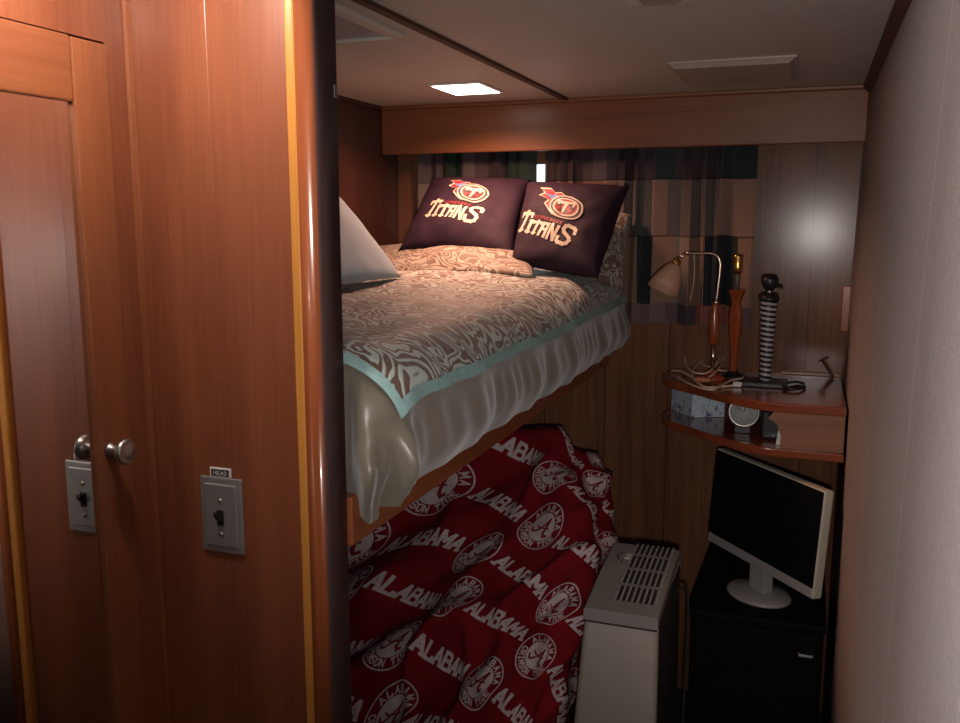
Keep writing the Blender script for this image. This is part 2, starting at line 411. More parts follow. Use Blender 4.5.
# far wall with a window opening behind the curtains
bm = B(); wx0, wx1, wz0, wz1 = -1.16, -0.34, 1.34, 1.80
box(bm, (XL, YF, 0), (wx0, YF+.06, ZC)); box(bm, (wx1, YF, 0), (XR, YF+.06, ZC))
box(bm, (wx0, YF, 0), (wx1, YF+.06, wz0)); box(bm, (wx0, YF, wz1), (wx1, YF+.06, ZC))
struct('wall_far', bm, 'far')
bm = B(); box(bm, (wx0, YF+.035, wz0), (wx1, YF+.045, wz1)); w = struct('window_1', bm, 'daylight')
bm = B()
for lo, hi in (((wx0, YF, wz0), (wx0+.03, YF+.035, wz1)), ((wx1-.03, YF, wz0), (wx1, YF+.035, wz1)), ((wx0, YF, wz0), (wx1, YF+.035, wz0+.03)), ((wx0, YF, wz1-.02), (wx1, YF+.035, wz1))):
    box(bm, lo, hi)
obj('window_frame', bm, 'trimx', w)
bm = B(); box(bm, (XD-.4, YB-.06, 0), (XR+.06, YB, ZC)); struct('wall_back', bm, 'far')
# locker wall (left of the camera)
bm = B(); DY0, DY1, DZ1 = 0.46, 1.043, 1.842
box(bm, (XD-.05, YB, 0), (XD, DY0, ZC)); box(bm, (XD-.05, DY1, 0), (XD, YS+.04, ZC)); box(bm, (XD-.05, DY0, DZ1), (XD, DY1, ZC)); box(bm, (XD-.05, DY0, 0), (XD, DY1, .06))
struct('wall_locker', bm, 'panel')
# switch partition, two veneer sheets
bm = B(); box(bm, (XD, YS, 0), (-0.802, YS+.04, ZC), 0.0012)
prism(bm, [(-0.802, YS+.0005, 0), (-0.666, YS-.0028, 0), (-0.666, YS+.04, 0), (-0.802, YS+.04, 0)], (0, 0, ZC))
struct('wall_partition', bm, 'panel')
bm = B(); box(bm, (-0.6700, YS-.014, 0), (-0.6535, YS+.04, ZC), 0.004); struct('trim_1', bm, 'honey')
# rounded end post
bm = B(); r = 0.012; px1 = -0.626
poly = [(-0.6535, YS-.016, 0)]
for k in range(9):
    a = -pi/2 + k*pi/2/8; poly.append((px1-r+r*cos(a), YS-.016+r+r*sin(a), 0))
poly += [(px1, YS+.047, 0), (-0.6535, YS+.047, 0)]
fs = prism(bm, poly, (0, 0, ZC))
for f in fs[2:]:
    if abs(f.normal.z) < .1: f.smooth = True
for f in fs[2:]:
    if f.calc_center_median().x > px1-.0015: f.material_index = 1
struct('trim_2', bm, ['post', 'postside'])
bm = B(); prism(bm, [(XD, YS, 0), (XD+.007, YS, 0), (XD+.005, YS-.005, 0), (XD, YS-.007, 0)], (0, 0, ZC)); struct('trim_3', bm, 'panel_warm')
bm = B(); box(bm, (-0.757, YS+.04, ZC-.008), (-0.737, 2.82, ZC), .002); struct('trim_4', bm, 'trimdark')
bm = B(); prism(bm, [(.131, YB, ZC), (.112, YB, ZC), (.112, YB, ZC-.010), (.130, YB, ZC-.026)], (0, YF-YB, 0)); struct('trim_5', bm, 'trimdark')
bm = B(); box(bm, (XL, 2.815, ZC-.012), (XR, 2.85, ZC), .003); struct('trim_6', bm, 'trimx')
bm = B(); box(bm, (XL, 1.14, ZC-.012), (XL+.012, 2.815, ZC), .003); struct('trim_7', bm, 'trimdark')

# valance board across the window
bm = B(); box(bm, (XL, 2.825, 1.815), (XR, 2.845, ZC-.010), 0.004); tag(obj('valance', bm, 'valance'), 'wide varnished wooden valance board above the curtains, below ceiling', 'valance')

# ================================================================== LOCKER DOOR WITH MIRROR
t = thing('locker_door', 'varnished locker door with tall mirror and round metal knob', 'door', (XD, (DY0+DY1)/2, 0.06))
SW = 0.066
bm = B(); box(bm, (XD-.026, DY0+.002, .065), (XD-.014, DY1-.002, DZ1-.003)); obj('door_back', bm, 'panel', t)
bm = B(); box(bm, (XD-.007, DY0+SW-.006, .14), (XD-.003, DY1-SW+.006, DZ1-.085)); obj('mirror', bm, 'mirror', t)
for y0 in (DY0+.002, DY1-SW):
    bm = B(); box(bm, (XD-.016, y0, .065), (XD+.006, y0+SW-.002, DZ1-.004), .002); obj('stile', bm, 'panel_warm', t)
for z0, z1 in ((DZ1-.088, DZ1-.002), (.065, .15)):
    bm = B(); box(bm, (XD-.016, DY0+SW, z0), (XD+.004, DY1-SW, z1), .003); obj('rail', bm, 'rail_wood', t)
bm = B(); lathe(bm, [(.012, 0), (.011, .004), (.0075, .008), (.007, .017), (.015, .021), (.0185, .025), (.0188, .029), (.0165, .033), (.0155, .0325), (.009, .037), (0, .0385)], (XD+.006, 0.998, 1.272), (1, 0, 0))
obj('knob', bm, 'metal', t)

# ================================================================== LIGHT SWITCH + TAG
t = thing('light_switch', 'brushed metal light switch plate with black toggle on varnished panel', 'light switch', (-0.8095, YS, 1.101))
bm = B(); y = YS-.0005
box(bm, (-0.8465, y-.004, 1.102), (-0.7735, y+.001, 1.219), .002); box(bm, (-0.838, y-.0065, 1.112), (-0.782, y-.003, 1.209), .0018)
obj('plate', bm, 'plate', t)
bm = B(); box(bm, (-0.8155, y-.009, 1.146), (-0.8045, y-.006, 1.170), .001)
prism(bm, [(-0.8140, y-.008, 1.150), (-0.8140, y-.019, 1.164), (-0.8140, y-.018, 1.169), (-0.8140, y-.008, 1.166)], (.008, 0, 0)); obj('toggle', bm, 'black', t)
for z in (1.184, 1.132):
    bm = B(); lathe(bm, [(.0035, 0), (.0035, .001), (.002, .002), (0, .0022)], (-0.810, y-.0065, z), (0, -1, 0), 14); obj('screw', bm, 'metal', t)
bm = B(); y = YS
box(bm, (-0.829, y-.003, 1.2195), (-0.792, y, 1.2335), .0006, 0)
box(bm, (-0.826, y-.0034, 1.221), (-0.795, y-.0028, 1.231), 0, 1)
flat = lambda yy: (lambda px, pz: (Vector((px, yy, pz)), Vector((0, -1, 0))))
pl = []
for k, ch in enumerate('HEAD'): pl += glyph(ch, -0.8215+k*.0062, 1.2235, .0042, .0050, .0013)
print_on(bm, pl, flat(y-.0034), .0003, 2, .01)
tag(obj('name_tag', bm, ['white', 'black', 'white']), 'tiny black tag with white lettering above the switch plate', 'tag')

# strike plate on the inner face of the post
bm = B(); box(bm, (px1-.001, YS+.038, 1.764), (px1+.0015, YS+.0468, 1.782), .0007); tag(obj('strike_plate', bm, 'metal'), 'small metal strike plate on edge of wooden post', 'strike plate')

# ================================================================== CEILING FIXTURES
def fixture(name, label, cat, x0, y0, x1, y1, h, fm, lm, ins=.018, bevel=.012, group=None):
    t = thing(name, label, cat, ((x0+x1)/2, (y0+y1)/2, ZC), group)
    bm = B(); box(bm, (x0, y0, ZC-.006), (x1, y1, ZC), .002); obj('frame', bm, fm, t)
    bm = B(); z = ZC-.006
    a = [(x0+ins, y0+ins, z), (x1-ins, y0+ins, z), (x1-ins, y1-ins, z), (x0+ins, y1-ins, z)]
    i2 = ins+bevel
    c = [(x0+i2, y0+i2, z-h), (x1-i2, y0+i2, z-h), (x1-i2, y1-i2, z-h), (x0+i2, y1-i2, z-h)]
    va = [bm.verts.new(p) for p in a]; vc = [bm.verts.new(p) for p in c]
    bm.faces.new(vc[::-1]); bm.faces.new(va)
    for i in range(4): bm.faces.new((va[i], va[(i+1) % 4], vc[(i+1) % 4], vc[i]))
    bmesh.ops.recalc_face_normals(bm, faces=bm.faces[:])
    obj('lens', bm, lm, t); return t
fixture('ceiling_light', 'lit square ceiling light over the upper bunk', 'light', -1.035, 2.395, -0.875, 2.60, .002, 'offwhite', 'lampglow', ins=.010, bevel=.003)
fixture('ceiling_light', 'unlit rectangular ceiling light in front of valance, over the aisle', 'light', -0.352, 2.265, -0.055, 2.61, .010, 'vent', 'vent', ins=.006, bevel=.012)
fixture('ceiling_light', 'unlit ceiling fixture cut off by top edge, nearest the camera', 'light', -0.32, 1.34, -0.205, 1.635, .010, 'offwhite', 'vent')
t = thing('ceiling_hatch', 'grey ceiling hatch in white frame beside the wooden post', 'hatch', (-1.02, 1.5, ZC))
bm = B(); hx0, hx1, hy0, hy1, fwid = -1.28, -0.80, 1.22, 1.745, .03
for lo, hi in (((hx0, hy0), (hx1, hy0+fwid)), ((hx0, hy1-.006), (hx1, hy1)), ((hx0, hy0), (hx0+fwid, hy1)), ((hx1-fwid, hy0), (hx1, hy1))):
    box(bm, (lo[0], lo[1], ZC-.010), (hi[0], hi[1], ZC), .002)
obj('frame', bm, 'offwhite', t)
bm = B(); box(bm, (hx0+fwid, hy0+fwid, ZC-.004), (hx1-fwid, hy1-.006, ZC)); obj('pane', bm, 'hatch', t)

# ================================================================== UPPER BUNK
ZB = 1.118; FX = -0.618
t = thing('upper_bunk', 'upper bunk platform with varnished wooden edge rail under grey comforter', 'bunk', (-0.99, 2.04, ZB))
bm = B(); box(bm, (FX-.022, 1.1375, ZB), (FX, YF-.003, ZB+.075), .003); obj('edge_rail', bm, 'fascia', t)
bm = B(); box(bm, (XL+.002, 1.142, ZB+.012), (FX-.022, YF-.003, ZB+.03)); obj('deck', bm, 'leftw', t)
bm = B(); box(bm, (XL+.005, 1.25, ZB+.03), (-0.68, 2.85, 1.375), .05, seg=4); obj('mattress', bm, 'mattress', t)

CXR, CYN, CZ = -0.658, 1.222, 1.405     # edge of the flat top of the bedding
def sm(a, b_, x): x = max(0, min(1, (x-a)/(b_-a))); return x*x*(3-2*x)
def drape(p, q, off=0.0, R=.105):
    """cloth coordinates (p across, q along) -> point: flat top, rounded shoulder, hanging sides"""
    dx = max(0, p-CXR); dy = max(0, CYN-q); d = hypot(dx, dy)
    ux, uy = (dx/d, -dy/d) if d > 1e-6 else (0, 0)
    h = R*sin(min(d/R, pi/2)); v = R*(1-cos(min(d/R, pi/2)))
    ex = max(0, d-R*pi/2)
    v += ex; h += .012*sin(min(ex/.12, 1)*pi) - .03*sm(.05, .16, ex)
    ang = math.atan2(dy, dx)
    fold = sm(.05, .25, d)*(.005*sin(9*p+17*q) + .0035*sin(37*q-5*p) + .006*noise.noise(Vector((p*9, q*9, 6)))) + sm(.15, .18, d)*sm(.26, .2, d)*.0025*sin(95*q+3*sin(11*q))
    cor = sm(-.2, .5, ang)*sm(.14, .26, d)*(d > 1e-6 and dy > 0)
    fold += cor*(.016*sin(ang*9.5+.6+p*3) + .008*sin(ang*21+1))
    h += fold
    x = min(p, CXR) + ux*h; y = max(q, CYN) + uy*h
    crown = .018*sin(pi*max(0, min(1, (p-XL)/(CXR-XL))))*sm(CYN-.05, CYN+.3, q)
    wr = .006*noise.noise(Vector((p*5, q*5, 3.1))) + .004*noise.noise(Vector((p*13, q*11, 8)))
    far = .02*sm(2.0, 2.5, q)*sm(.25, .0, d)
    z = CZ + crown + wr + far - v
    nx, ny, nz = ux*sin(min(d/R, pi/2)), uy*sin(min(d/R, pi/2)), cos(min(d/R, pi/2))
    return Vector((x+nx*off, y+ny*off, z+nz*off))
LH = .275
bm = B()
def comf(i, j):
    p = XL+.006 + i*(CXR+LH-XL-.006); q = (CYN-LH) + j*(2.862-CYN+LH)
    dx = max(0, p-CXR)/LH; dy = max(0, CYN-q)/LH
    if dx > 0 and dy > 0:               # square corner of the cloth drawn round, a little longer at the tip
        k = 1 + .16*min(dx, dy)
        dx, dy = dx*math.sqrt(1-dy*dy*.5)*k, dy*math.sqrt(1-dx*dx*.5)*k
        p, q = CXR+dx*LH, CYN-dy*LH
    P_ = drape(p, q)
    lo = 1.152-.055*sm(-.632, -.585, P_.x); e = P_.y-lo
    P_.y = lo + (.5*(e+math.sqrt(e*e+.0006)))
    return P_
grid(bm, comf, 110, 160)
bmesh.ops.recalc_face_normals(bm, faces=bm.faces[:])
tag(obj('comforter', bm, 'satin'), 'thick grey green satin comforter hanging over the upper bunk edge', 'comforter')

QE = .150                                # patterned coverlet
qp0, qp1, qq0, qq1 = XL+.012, CXR+.136, CYN-.066, 2.858
t = thing('coverlet', 'aqua and brown paisley coverlet with aqua ribbon edge on upper bunk', 'coverlet', (-1.0, 2.05, CZ))
bm = B()
def cov(i, j): p = qp0+i*(qp1-qp0); q = qq0+j*(qq1-qq0); return p, q
grid(bm, lambda i, j: drape(*cov(i, j), off=.009), 80, 130, uvfn=lambda i, j: cov(i, j))
obj('patterned_cloth', bm, 'paisley', t)
bm = B(); RW = .016
grid(bm, lambda i, j: drape(qp1-RW+i*RW*1.15, qq0-.003+j*(qq1-qq0), off=.0125), 4, 120)
grid(bm, lambda i, j: drape(qp0+i*(qp1-qp0+.003), qq0-RW*.15+j*RW*1.15, off=.0128), 80, 4)
obj('ribbon_edge', bm, 'aqua', t)

# ---------------------------------------------------------------- pillows
class Pillow:
    def __init__(s, bl, br, tr, tl, thick, pinch=.10, sag=0.0, seed=0):
        s.c = [Vector(x) for x in (bl, br, tr, tl)]; s.t = thick; s.p = pinch; s.sag = sag; s.seed = seed
        s.n = ((s.c[1]-s.c[0])+(s.c[2]-s.c[3])).cross((s.c[3]-s.c[0])+(s.c[2]-s.c[1])).normalized()
    def mid(s, u, v):
        pu = s.p*math.sin(pi*v)**1.0; pv = s.p*math.sin(pi*u)**1.0      # sides draw in, corners stay out
        u2 = .5+(u-.5)*(1-pu*.5); v2 = .5+(v-.5)*(1-pv*.5)
        a = s.c[0].lerp(s.c[1], u2); b_ = s.c[3].lerp(s.c[2], u2); return a.lerp(b_, v2)
    def pt(s, u, v, side):
        u = max(0, min(1, u)); v = max(0, min(1, v))
        e = max(0, (1-(2*u-1)**2)*(1-(2*v-1)**2))**.48
        w = 1 + .20*noise.noise(Vector((u*3+s.seed, v*3, 1.7))) + .10*noise.noise(Vector((u*8+s.seed, v*8, 4)))
        lift = s.sag*(1-v)*math.sin(pi*u)
        return s.mid(u, v) + s.n*(side*s.t/2*e*w + lift)
    def front(s, u, v):
        h = .01; P_ = s.pt(u, v, 1); a = s.pt(min(u+h, .995), v, 1)-s.pt(max(u-h, .005), v, 1); b_ = s.pt(u, min(v+h, .995), 1)-s.pt(u, max(v-h, .005), 1)
        return P_, a.cross(b_).normalized()
    def mesh(s, bm, n=36, uv=None):
        grid(bm, lambda i, j: s.pt(i, j, 1), n, n, uvfn=uv)
        grid(bm, lambda i, j: s.pt(1-i, j, -1), n, n, uvfn=uv)
        bmesh.ops.remove_doubles(bm, verts=bm.verts[:], dist=1e-5)

def titans_art():
    """layers of (offset level, material index, polygons) in units where the wordmark is 1 wide, centred at x=0, y=0"""
    lay = []
    W = []
    def T(x, y, w, h, t): return stroke_quads([(x+w/2, y), (x+w/2, y+h)], t)+stroke_quads([(x, y+h-t*.45), (x+w, y+h-t*.45)], t*.9)+stroke_quads([(x, y+h*.76), (x, y+h-t*.3)], t*.55)+stroke_quads([(x+w, y+h*.76), (x+w, y+h-t*.3)], t*.55)+stroke_quads([(x+w*.25, y+t*.2), (x+w*.75, y+t*.2)], t*.5)
    W += T(-.50, -.12, .19, .30, .056)
    W += stroke_quads([(-.265, -.125), (-.265, .05)], .054)+stroke_quads([(-.30, .05), (-.23, .05)], .03)+stroke_quads([(-.30, -.12), (-.23, -.12)], .03)
    W += T(-.215, -.135, .15, .20, .048)
    for ln in ([(-.03, -.14), (-.03, .05), (.06, .05), (.06, -.145)], [(-.03, -.04), (.06, -.04)]): W += stroke_quads(ln, .045)
    for ln in ([(.125, -.15), (.125, .06), (.225, -.15), (.225, .06)],): W += stroke_quads(ln, .045)
    S_ = [(a_, -.012+(b_+.012)*.88) for a_, b_ in [(.485, .07), (.475, .125), (.44, .15), (.35, .15), (.315, .125), (.305, .07), (.33, .025), (.44, -.035), (.47, -.08), (.46, -.145), (.42, -.175), (.325, -.175), (.29, -.15), (.285, -.09)]]
    W += stroke_quads(S_, .052)
    sh = lambda P_: [[(x+.20*y, y) for x, y in p] for p in P_]
    lay.append((1, 1, sh(W)))
    tn = []
    for k, ch in enumerate('TENNESSEE'): tn += glyph(ch, -.27+k*.06, .105+.02*0, .036, .04, .010)
    lay.append((1, 2, sh(tn)))
    # burning disc above the word
    cx, cy, rot = .20, .40, radians(-4)
    el = lambda r0, r1: xf(ring_polys(r0, r1, 44, 1.26, .90), cx, cy, rot)
    flame = [(.22, .61), (.08, .60), (.0, .655), (-.09, .62), (-.19, .685), (-.38, .665), (-.29, .61), (-.26, .56), (-.32, .50), (-.21, .46), (-.12, .44), (-.16, .36), (-.06, .28), (.04, .215), (.16, .20), (.24, .40)]
    def shrink(p, k, o): return [(o[0]+(x-o[0])*k, o[1]+(y-o[1])*k) for x, y in p]
    lay.append((1, 1, [flame])); lay.append((2, 2, [shrink(flame, .90, (.10, .43))]))
    blue = [(.14, .57), (.02, .55), (-.05, .59), (-.11, .54), (-.24, .555), (-.14, .49), (-.05, .45), (-.08, .37), (-.0, .30), (.12, .27)]
    lay.append((3, 3, [blue])); lay.append((3, 1, el(0, .222))); lay.append((4, 4, el(0, .200))); lay.append((5, 1, el(.150, .172))); lay.append((5, 2, el(0, .150)))
    lay.append((6, 4, el(.06, .125)))
    star = []
    for a in (100, 215, 330):
        star += xf(ring_polys(0, .035, 8), cx+.10*cos(radians(a))*1.16, cy+.10*sin(radians(a)))
    lay.append((7, 2, star))
    Tt = stroke_quads([(cx-.13, cy+.06), (cx+.13, cy+.075)], .052)+stroke_quads([(cx-.13, cy+.02), (cx-.12, cy+.06)], .03)+stroke_quads([(cx+.125, cy+.02), (cx+.13, cy+.07)], .03)+[[(cx-.025, cy+.06), (cx+.045, cy+.06), (cx+.005, cy-.12), (cx-.03, cy-.11)]]
    lay.append((8, 1, Tt))
    return lay
def emblem(bm, pil, uc, vc, su, sv, rot=0):
    S = lambda x, y: pil.front(uc + (x*cos(rot)-y*sin(rot))*su, vc + (x*sin(rot)+y*cos(rot))*sv)
    for lv, mi, polys in titans_art(): print_on(bm, polys, S, .0012+.0006*lv, mi, .05)
NP = ['navy', 'prwhite', 'prred', 'prblue', 'prnavy']
pA = Pillow(at(398, 251, 2.58), at(513, 257, 2.56), at(531, 180, 2.80), at(432, 178, 2.82), .13, seed=3)
bm = B(); pA.mesh(bm); emblem(bm, pA, .44, .37, .54, .66, radians(-7))
tag(obj('throw_pillow', bm, NP), 'navy throw pillow with team emblem, left one on the sham pillow', 'pillow', 'navy throw pillows')
pB = Pillow(at(510, 264, 2.50), at(598, 279, 2.42), at(630, 186, 2.64), at(527, 182, 2.74), .13, seed=9)
bm = B(); pB.mesh(bm); emblem(bm, pB, .39, .325, .66, .66, radians(-11))
tag(obj('throw_pillow', bm, NP), 'navy throw pillow with team emblem, right one beside curtain folds', 'pillow', 'navy throw pillows')
pC = Pillow(at(372, 278, 2.42), at(535, 276, 2.40), at(540, 252, 2.66), at(375, 246, 2.72), .085, seed=5)
bm = B(); pC.mesh(bm, uv=lambda i, j: (i*.55+3, j*.4)); tag(obj('sham_pillow', bm, 'sham'), 'flat paisley sham pillow lying under the left navy pillow', 'pillow')
pD = Pillow(at(548, 285, 2.70), at(622, 288, 2.66), at(632, 214, 2.86), at(552, 200, 2.88), .10, seed=6)
bm = B(); pD.mesh(bm, uv=lambda i, j: (i*.4+5, j*.4)); tag(obj('sham_pillow', bm, 'sham'), 'upright paisley sham pillow mostly hidden behind right navy pillow', 'pillow')
pW = Pillow((-0.985, 1.60, 1.452), (-1.03, 2.20, 1.445), (-1.315, 2.17, 1.765), (-1.29, 1.60, 1.77), .11, pinch=.04, seed=12)
bm = B(); pW.mesh(bm); tag(obj('bed_pillow', bm, 'whitepillow'), 'plain white bed pillow leaning on bunk side wall behind post', 'pillow')

# ================================================================== CURTAINS
DK = [(0.026, 0.111, 0.081), (0.039, 0.130, 0.094), (0.169, 0.117, 0.143), (0.260, 0.215, 0.227), (0.221, 0.169, 0.169), (0.026, 0.111, 0.081), (0.273, 0.234, 0.240), (0.195, 0.143, 0.150)]
MD = [(0.481, 0.376, 0.328), (0.354, 0.306, 0.286), (0.436, 0.331, 0.279), (0.377, 0.333, 0.313), (0.461, 0.364, 0.316), (0.323, 0.283, 0.267), (0.223, 0.223, 0.219)]
LW = [(0.451, 0.402, 0.354), (0.516, 0.387, 0.315), (0.086, 0.098, 0.130), (0.400, 0.359, 0.331), (0.477, 0.364, 0.300), (0.078, 0.118, 0.123), (0.452, 0.404, 0.363)]
BT = [(0.351, 0.260, 0.286), (0.520, 0.299, 0.260), (0.286, 0.240, 0.260), (0.052, 0.143, 0.130), (0.416, 0.325, 0.312)]
def curtain(label, x0, x1, zb, seed):
    rnd = random.Random(seed); bm = B(); wid = x1-x0; npl = max(4, int(wid/.066)); unf = wid*1.9
    cells = {}
    def row(z): return 0 if z > 1.722 else 1 if z > 1.547 else 2 if z > 1.334 else 3
    for r_, pal in enumerate((DK, MD, LW, BT)):
        for k in range(60): cells[r_, k] = rnd.choice(pal)
    cw = .098
    def fn(i, j):
        z = 1.842+(zb-1.842)*j; k = .45+.55*j
        ph = 2*pi*npl*i + 2.4*sin(2*pi*npl*i*.29+seed) + (.5+.5*sin(seed+9*i))*1.1*j
        w_ = sin(ph); w_ = w_*(1.25-.25*w_*w_)
        return Vector((x0+wid*i+.009*sin(2*ph)*k*sm(0, .03, i)*sm(1, .97, i), 2.900+.027*k*w_*(.7+.3*sin(ph*.37+seed))+.004*sin(ph*.5+2*j), z+.004*sin(ph*.7)*j))
    def colr(i, j):
        z = 1.842+(zb-1.842)*j; r_ = row(z); c = cells[r_, int((i*unf+(.03 if r_ % 2 else 0))/cw)]
        if abs(z-1.547) < .004 or abs(z-1.722) < .003: c = tuple(x*.6 for x in c)
        return c
    grid(bm, fn, int(wid*420), 90, colfn=colr)
    return tag(obj('curtain', bm, 'curtain'), label, 'curtain', 'pleated patchwork curtains')
curtain('pleated patchwork curtain panel mostly hidden behind navy pillows, left of window gap', -1.285, -0.866, 1.45, 4)
curtain('pleated patchwork curtain panel behind the peach desk lamp, right of window gap', -0.832, -0.166, 1.268, 11)

# ================================================================== LOWER BUNK + RED BLANKET
t = thing('lower_bunk', 'low wooden bunk box beneath the red blanket', 'bunk', (-0.99, 2.04, 0))
bm = B(); box(bm, (XL+.004, 1.142, 0), (-0.64, YF-.004, .16)); obj('bunk_box', bm, 'fascia', t)
bm = B(); box(bm, (XL+.01, 1.16, .16), (-0.68, YF-.02, .24), .03, seg=3); obj('mattress', bm, 'mattress', t)

rows = [
 [(320, 500, 2.86), (420, 470, 2.88), (515, 450, 2.84), (565, 462, 2.80), (582, 480, 2.78), (590, 492, 2.84)],
 [(318, 500, 2.62), (420, 452, 2.66), (528, 433, 2.62), (578, 450, 2.58), (598, 476, 2.60), (602, 492, 2.74)],
 [(322, 565, 2.32), (425, 522, 2.40), (512, 492, 2.42), (572, 492, 2.40), (606, 508, 2.46), (608, 522, 2.62)],
 [(325, 632, 2.08), (415, 592, 2.16), (490, 562, 2.20), (560, 552, 2.20), (602, 552, 2.28), (606, 570, 2.44)],
 [(325, 705, 1.88), (405, 662, 1.96), (472, 632, 2.00), (535, 618, 2.02), (584, 620, 2.12), (592, 640, 2.28)],
 [(320, 800, 1.72), (395, 752, 1.80), (458, 716, 1.85), (515, 700, 1.88), (556, 690, 1.98), (566, 715, 2.12)],
 [(300, 900, 1.56), (385, 850, 1.64), (445, 810, 1.70), (495, 795, 1.74), (528, 790, 1.82), (540, 810, 1.94)],
]
CP = [[at(*c) for c in r_] for r_ in rows]
def cr(a, b_, c, d, t): return 0.5*((2*b_)+(c-a)*t+(2*a-5*b_+4*c-d)*t*t+(3*b_-a-3*c+d)*t**3)
def cp(j, i):
    nj, ni = len(CP), len(CP[0])
    jj = max(0, min(nj-1, j)); ii = max(0, min(ni-1, i)); P_ = CP[jj][ii]
    if j < 0: P_ = P_*2-CP[1][ii]
    elif j >= nj: P_ = P_*2-CP[nj-2][ii]
    return P_
def base_S(u, v):
    nj, ni = len(CP)-1, len(CP[0])-1
    fu = max(0, min(1, u))*ni; fv = max(0, min(1, v))*nj; i = min(int(fu), ni-1); j = min(int(fv), nj-1); tu, tv = fu-i, fv-j
    col = []
    for k in range(-1, 3):
        q = [cp(j+k, i+l) for l in (-1, 0, 1, 2)]
        col.append(cr(*q, tu))
    return cr(*col, tv)
def nrm(fn, u, v, h=.004):
    u = max(h, min(1-h, u)); v = max(h, min(1-h, v))
    return (fn(u, v-h)-fn(u, v+h)).cross(fn(u-h, v)-fn(u+h, v)).normalized()
def S_bl(u, v):
    P_ = base_S(u, v); n = nrm(base_S, u, v)
    x, y = u*.80, v*1.15
    d = .019*sin(26*y+9*x+2.2*noise.noise(Vector((x*4, y*3, 1))))*sm(.75, .1, u)
    d += .015*sin(30*(x*.9-y*.35)+2.5*noise.noise(Vector((x*3, y*4, 5))))*sm(.05, .6, u)
    d += .028*noise.noise(Vector((x*6, y*6, 9))) + .007*noise.noise(Vector((x*17, y*17, 2)))
    rg = 1-abs(noise.noise(Vector((x*5.5+y*2.5, y*4.2-x*2, 14)))*2); d += .026*sm(.45, 1.05, rg)*sm(0, .12, u)*sm(.92, .7, u)
    P_ = P_ + n*d; P_.x = max(P_.x, XL+.012); P_.z = max(P_.z, .26 if P_.x < -.62 else .02); return P_
def S_print(x, y):                      # metres on the flat cloth -> cloth surface
    u, v = x/.80, y/1.15
    return S_bl(u, v), nrm(S_bl, u, v)
if base_S and nrm(base_S, .5, .5).dot(CAM-base_S(.5, .5)) < 0:
    _o = nrm
    def nrm(fn, u, v, h=.004): return -_o(fn, u, v, h)
bm = B(); grid(bm, S_bl, 130, 170)
inside = lambda x, y: .004 < x < .796 and .004 < y < 1.146
ROT = radians(38)
def alabama(cx, cy):
    pl = []; w = .0195
    for k, ch in enumerate('ALABAMA'): pl += glyph(ch, -.088+k*.0262, -.014, w, .031, .0072, slab=True)
    # y runs down the cloth, so flip the letters over
    return [[(x, -y) for x, y in p] for p in pl]
def put(polys, cx, cy, rot): return xf(polys, cx, cy, rot)
def roundel():
    out = [(1, 1, ring_polys(.0595, .0625, 48)), (1, 1, ring_polys(0, .038, 36))]
    tx = 'ALABAMA'; rl = []
    for k, ch in enumerate(tx):
        a = radians(90+66-k*22); rl += xf(glyph(ch, -.005, 0, .010, .013, .0034), .0415*cos(a), .0415*sin(a), a-pi/2)
    tx = 'CRIMSON TIDE'
    for k, ch in enumerate(tx):
        if ch == ' ': continue
        a = radians(270-77+k*14); rl += xf(glyph(ch, -.0040, 0, .008, .013, .0030), .0545*cos(a), .0545*sin(a), a+pi/2)
    out.append((1, 1, rl))
    A = stroke_quads([(-.026, -.012), (-.021, -.020), (-.012, -.018), (-.002, -.004), (.008, .018), (.012, .026)], .0058)
    A += stroke_quads([(.012, .026), (.012, .006), (.014, -.012), (.020, -.019), (.027, -.014)], .0075)
    A += stroke_quads([(-.020, .000), (-.010, -.004), (.004, -.001), (.020, .004)], .0042)
    out.append((2, 2, A))
    return [(l, m_, [[(x, -y) for x, y in p] for p in pl]) for l, m_, pl in out]
RD = roundel(); dx, dy = .150, .140
for a in range(-8, 9):
    for c in range(-8, 9):
        lx, ly = a*dx + (dx/2 if c % 2 else 0), c*dy*.82
        gx, gy = .42+lx*cos(ROT)-ly*sin(ROT), .50+lx*sin(ROT)+ly*cos(ROT)
        if not (-.08 < gx < .88 and -.08 < gy < 1.22): continue
        if (a+(1 if c % 2 else 0)) % 2 == 0:
            for lv, mi, polys in RD: print_on(bm, xf(polys, gx, gy, ROT, .90), S_print, .0015+.0008*lv, mi, .012, inside)
        else:
            print_on(bm, xf(alabama(0, 0), gx, gy, ROT+.12*sin(a*5+c*3), .93), S_print, .0035, 1, .012, inside)
tag(obj('fleece_blanket', bm, ['crimson', 'fleecewhite', 'fleecered']), 'red fleece blanket with white lettering and round emblems on lower bunk', 'blanket')

# ================================================================== CORNER SHELF DESK
ZT = 1.120; XS = .1065
def front(off):                         # plan of the curved front edge, from the left tip to the right wall
    return smooth_path([(-.405, 2.92-off*0, 0), (-.412, 2.78-off*0, 0), (-.385, 2.70, 0), (-.315, 2.635, 0), (-.215, 2.535, 0), (-.125, 2.470, 0), (-.065, 2.452, 0), (.03, 2.450, 0), (XS-.0, 2.450, 0)], 6)
t = thing('corner_shelf', 'two tier corner shelf of reddish wood against the far wall', 'shelf', (-.1, 2.75, .95))
def board(z0, z1):
    bm = B(); pts = front(0); poly = [(p.x, p.y, z0) for p in pts] + [(XS-.0, YF-.003, z0), (-.405, YF-.003, z0)]
    prism(bm, poly, (0, 0, z1-z0))
    es = [e for e in bm.edges if abs(e.verts[0].co.z-e.verts[1].co.z) < 1e-6]
    bmesh.ops.bevel(bm, geom=es, offset=.004, segments=2, affect='EDGES', profile=.5, clamp_overlap=True)
    return bm
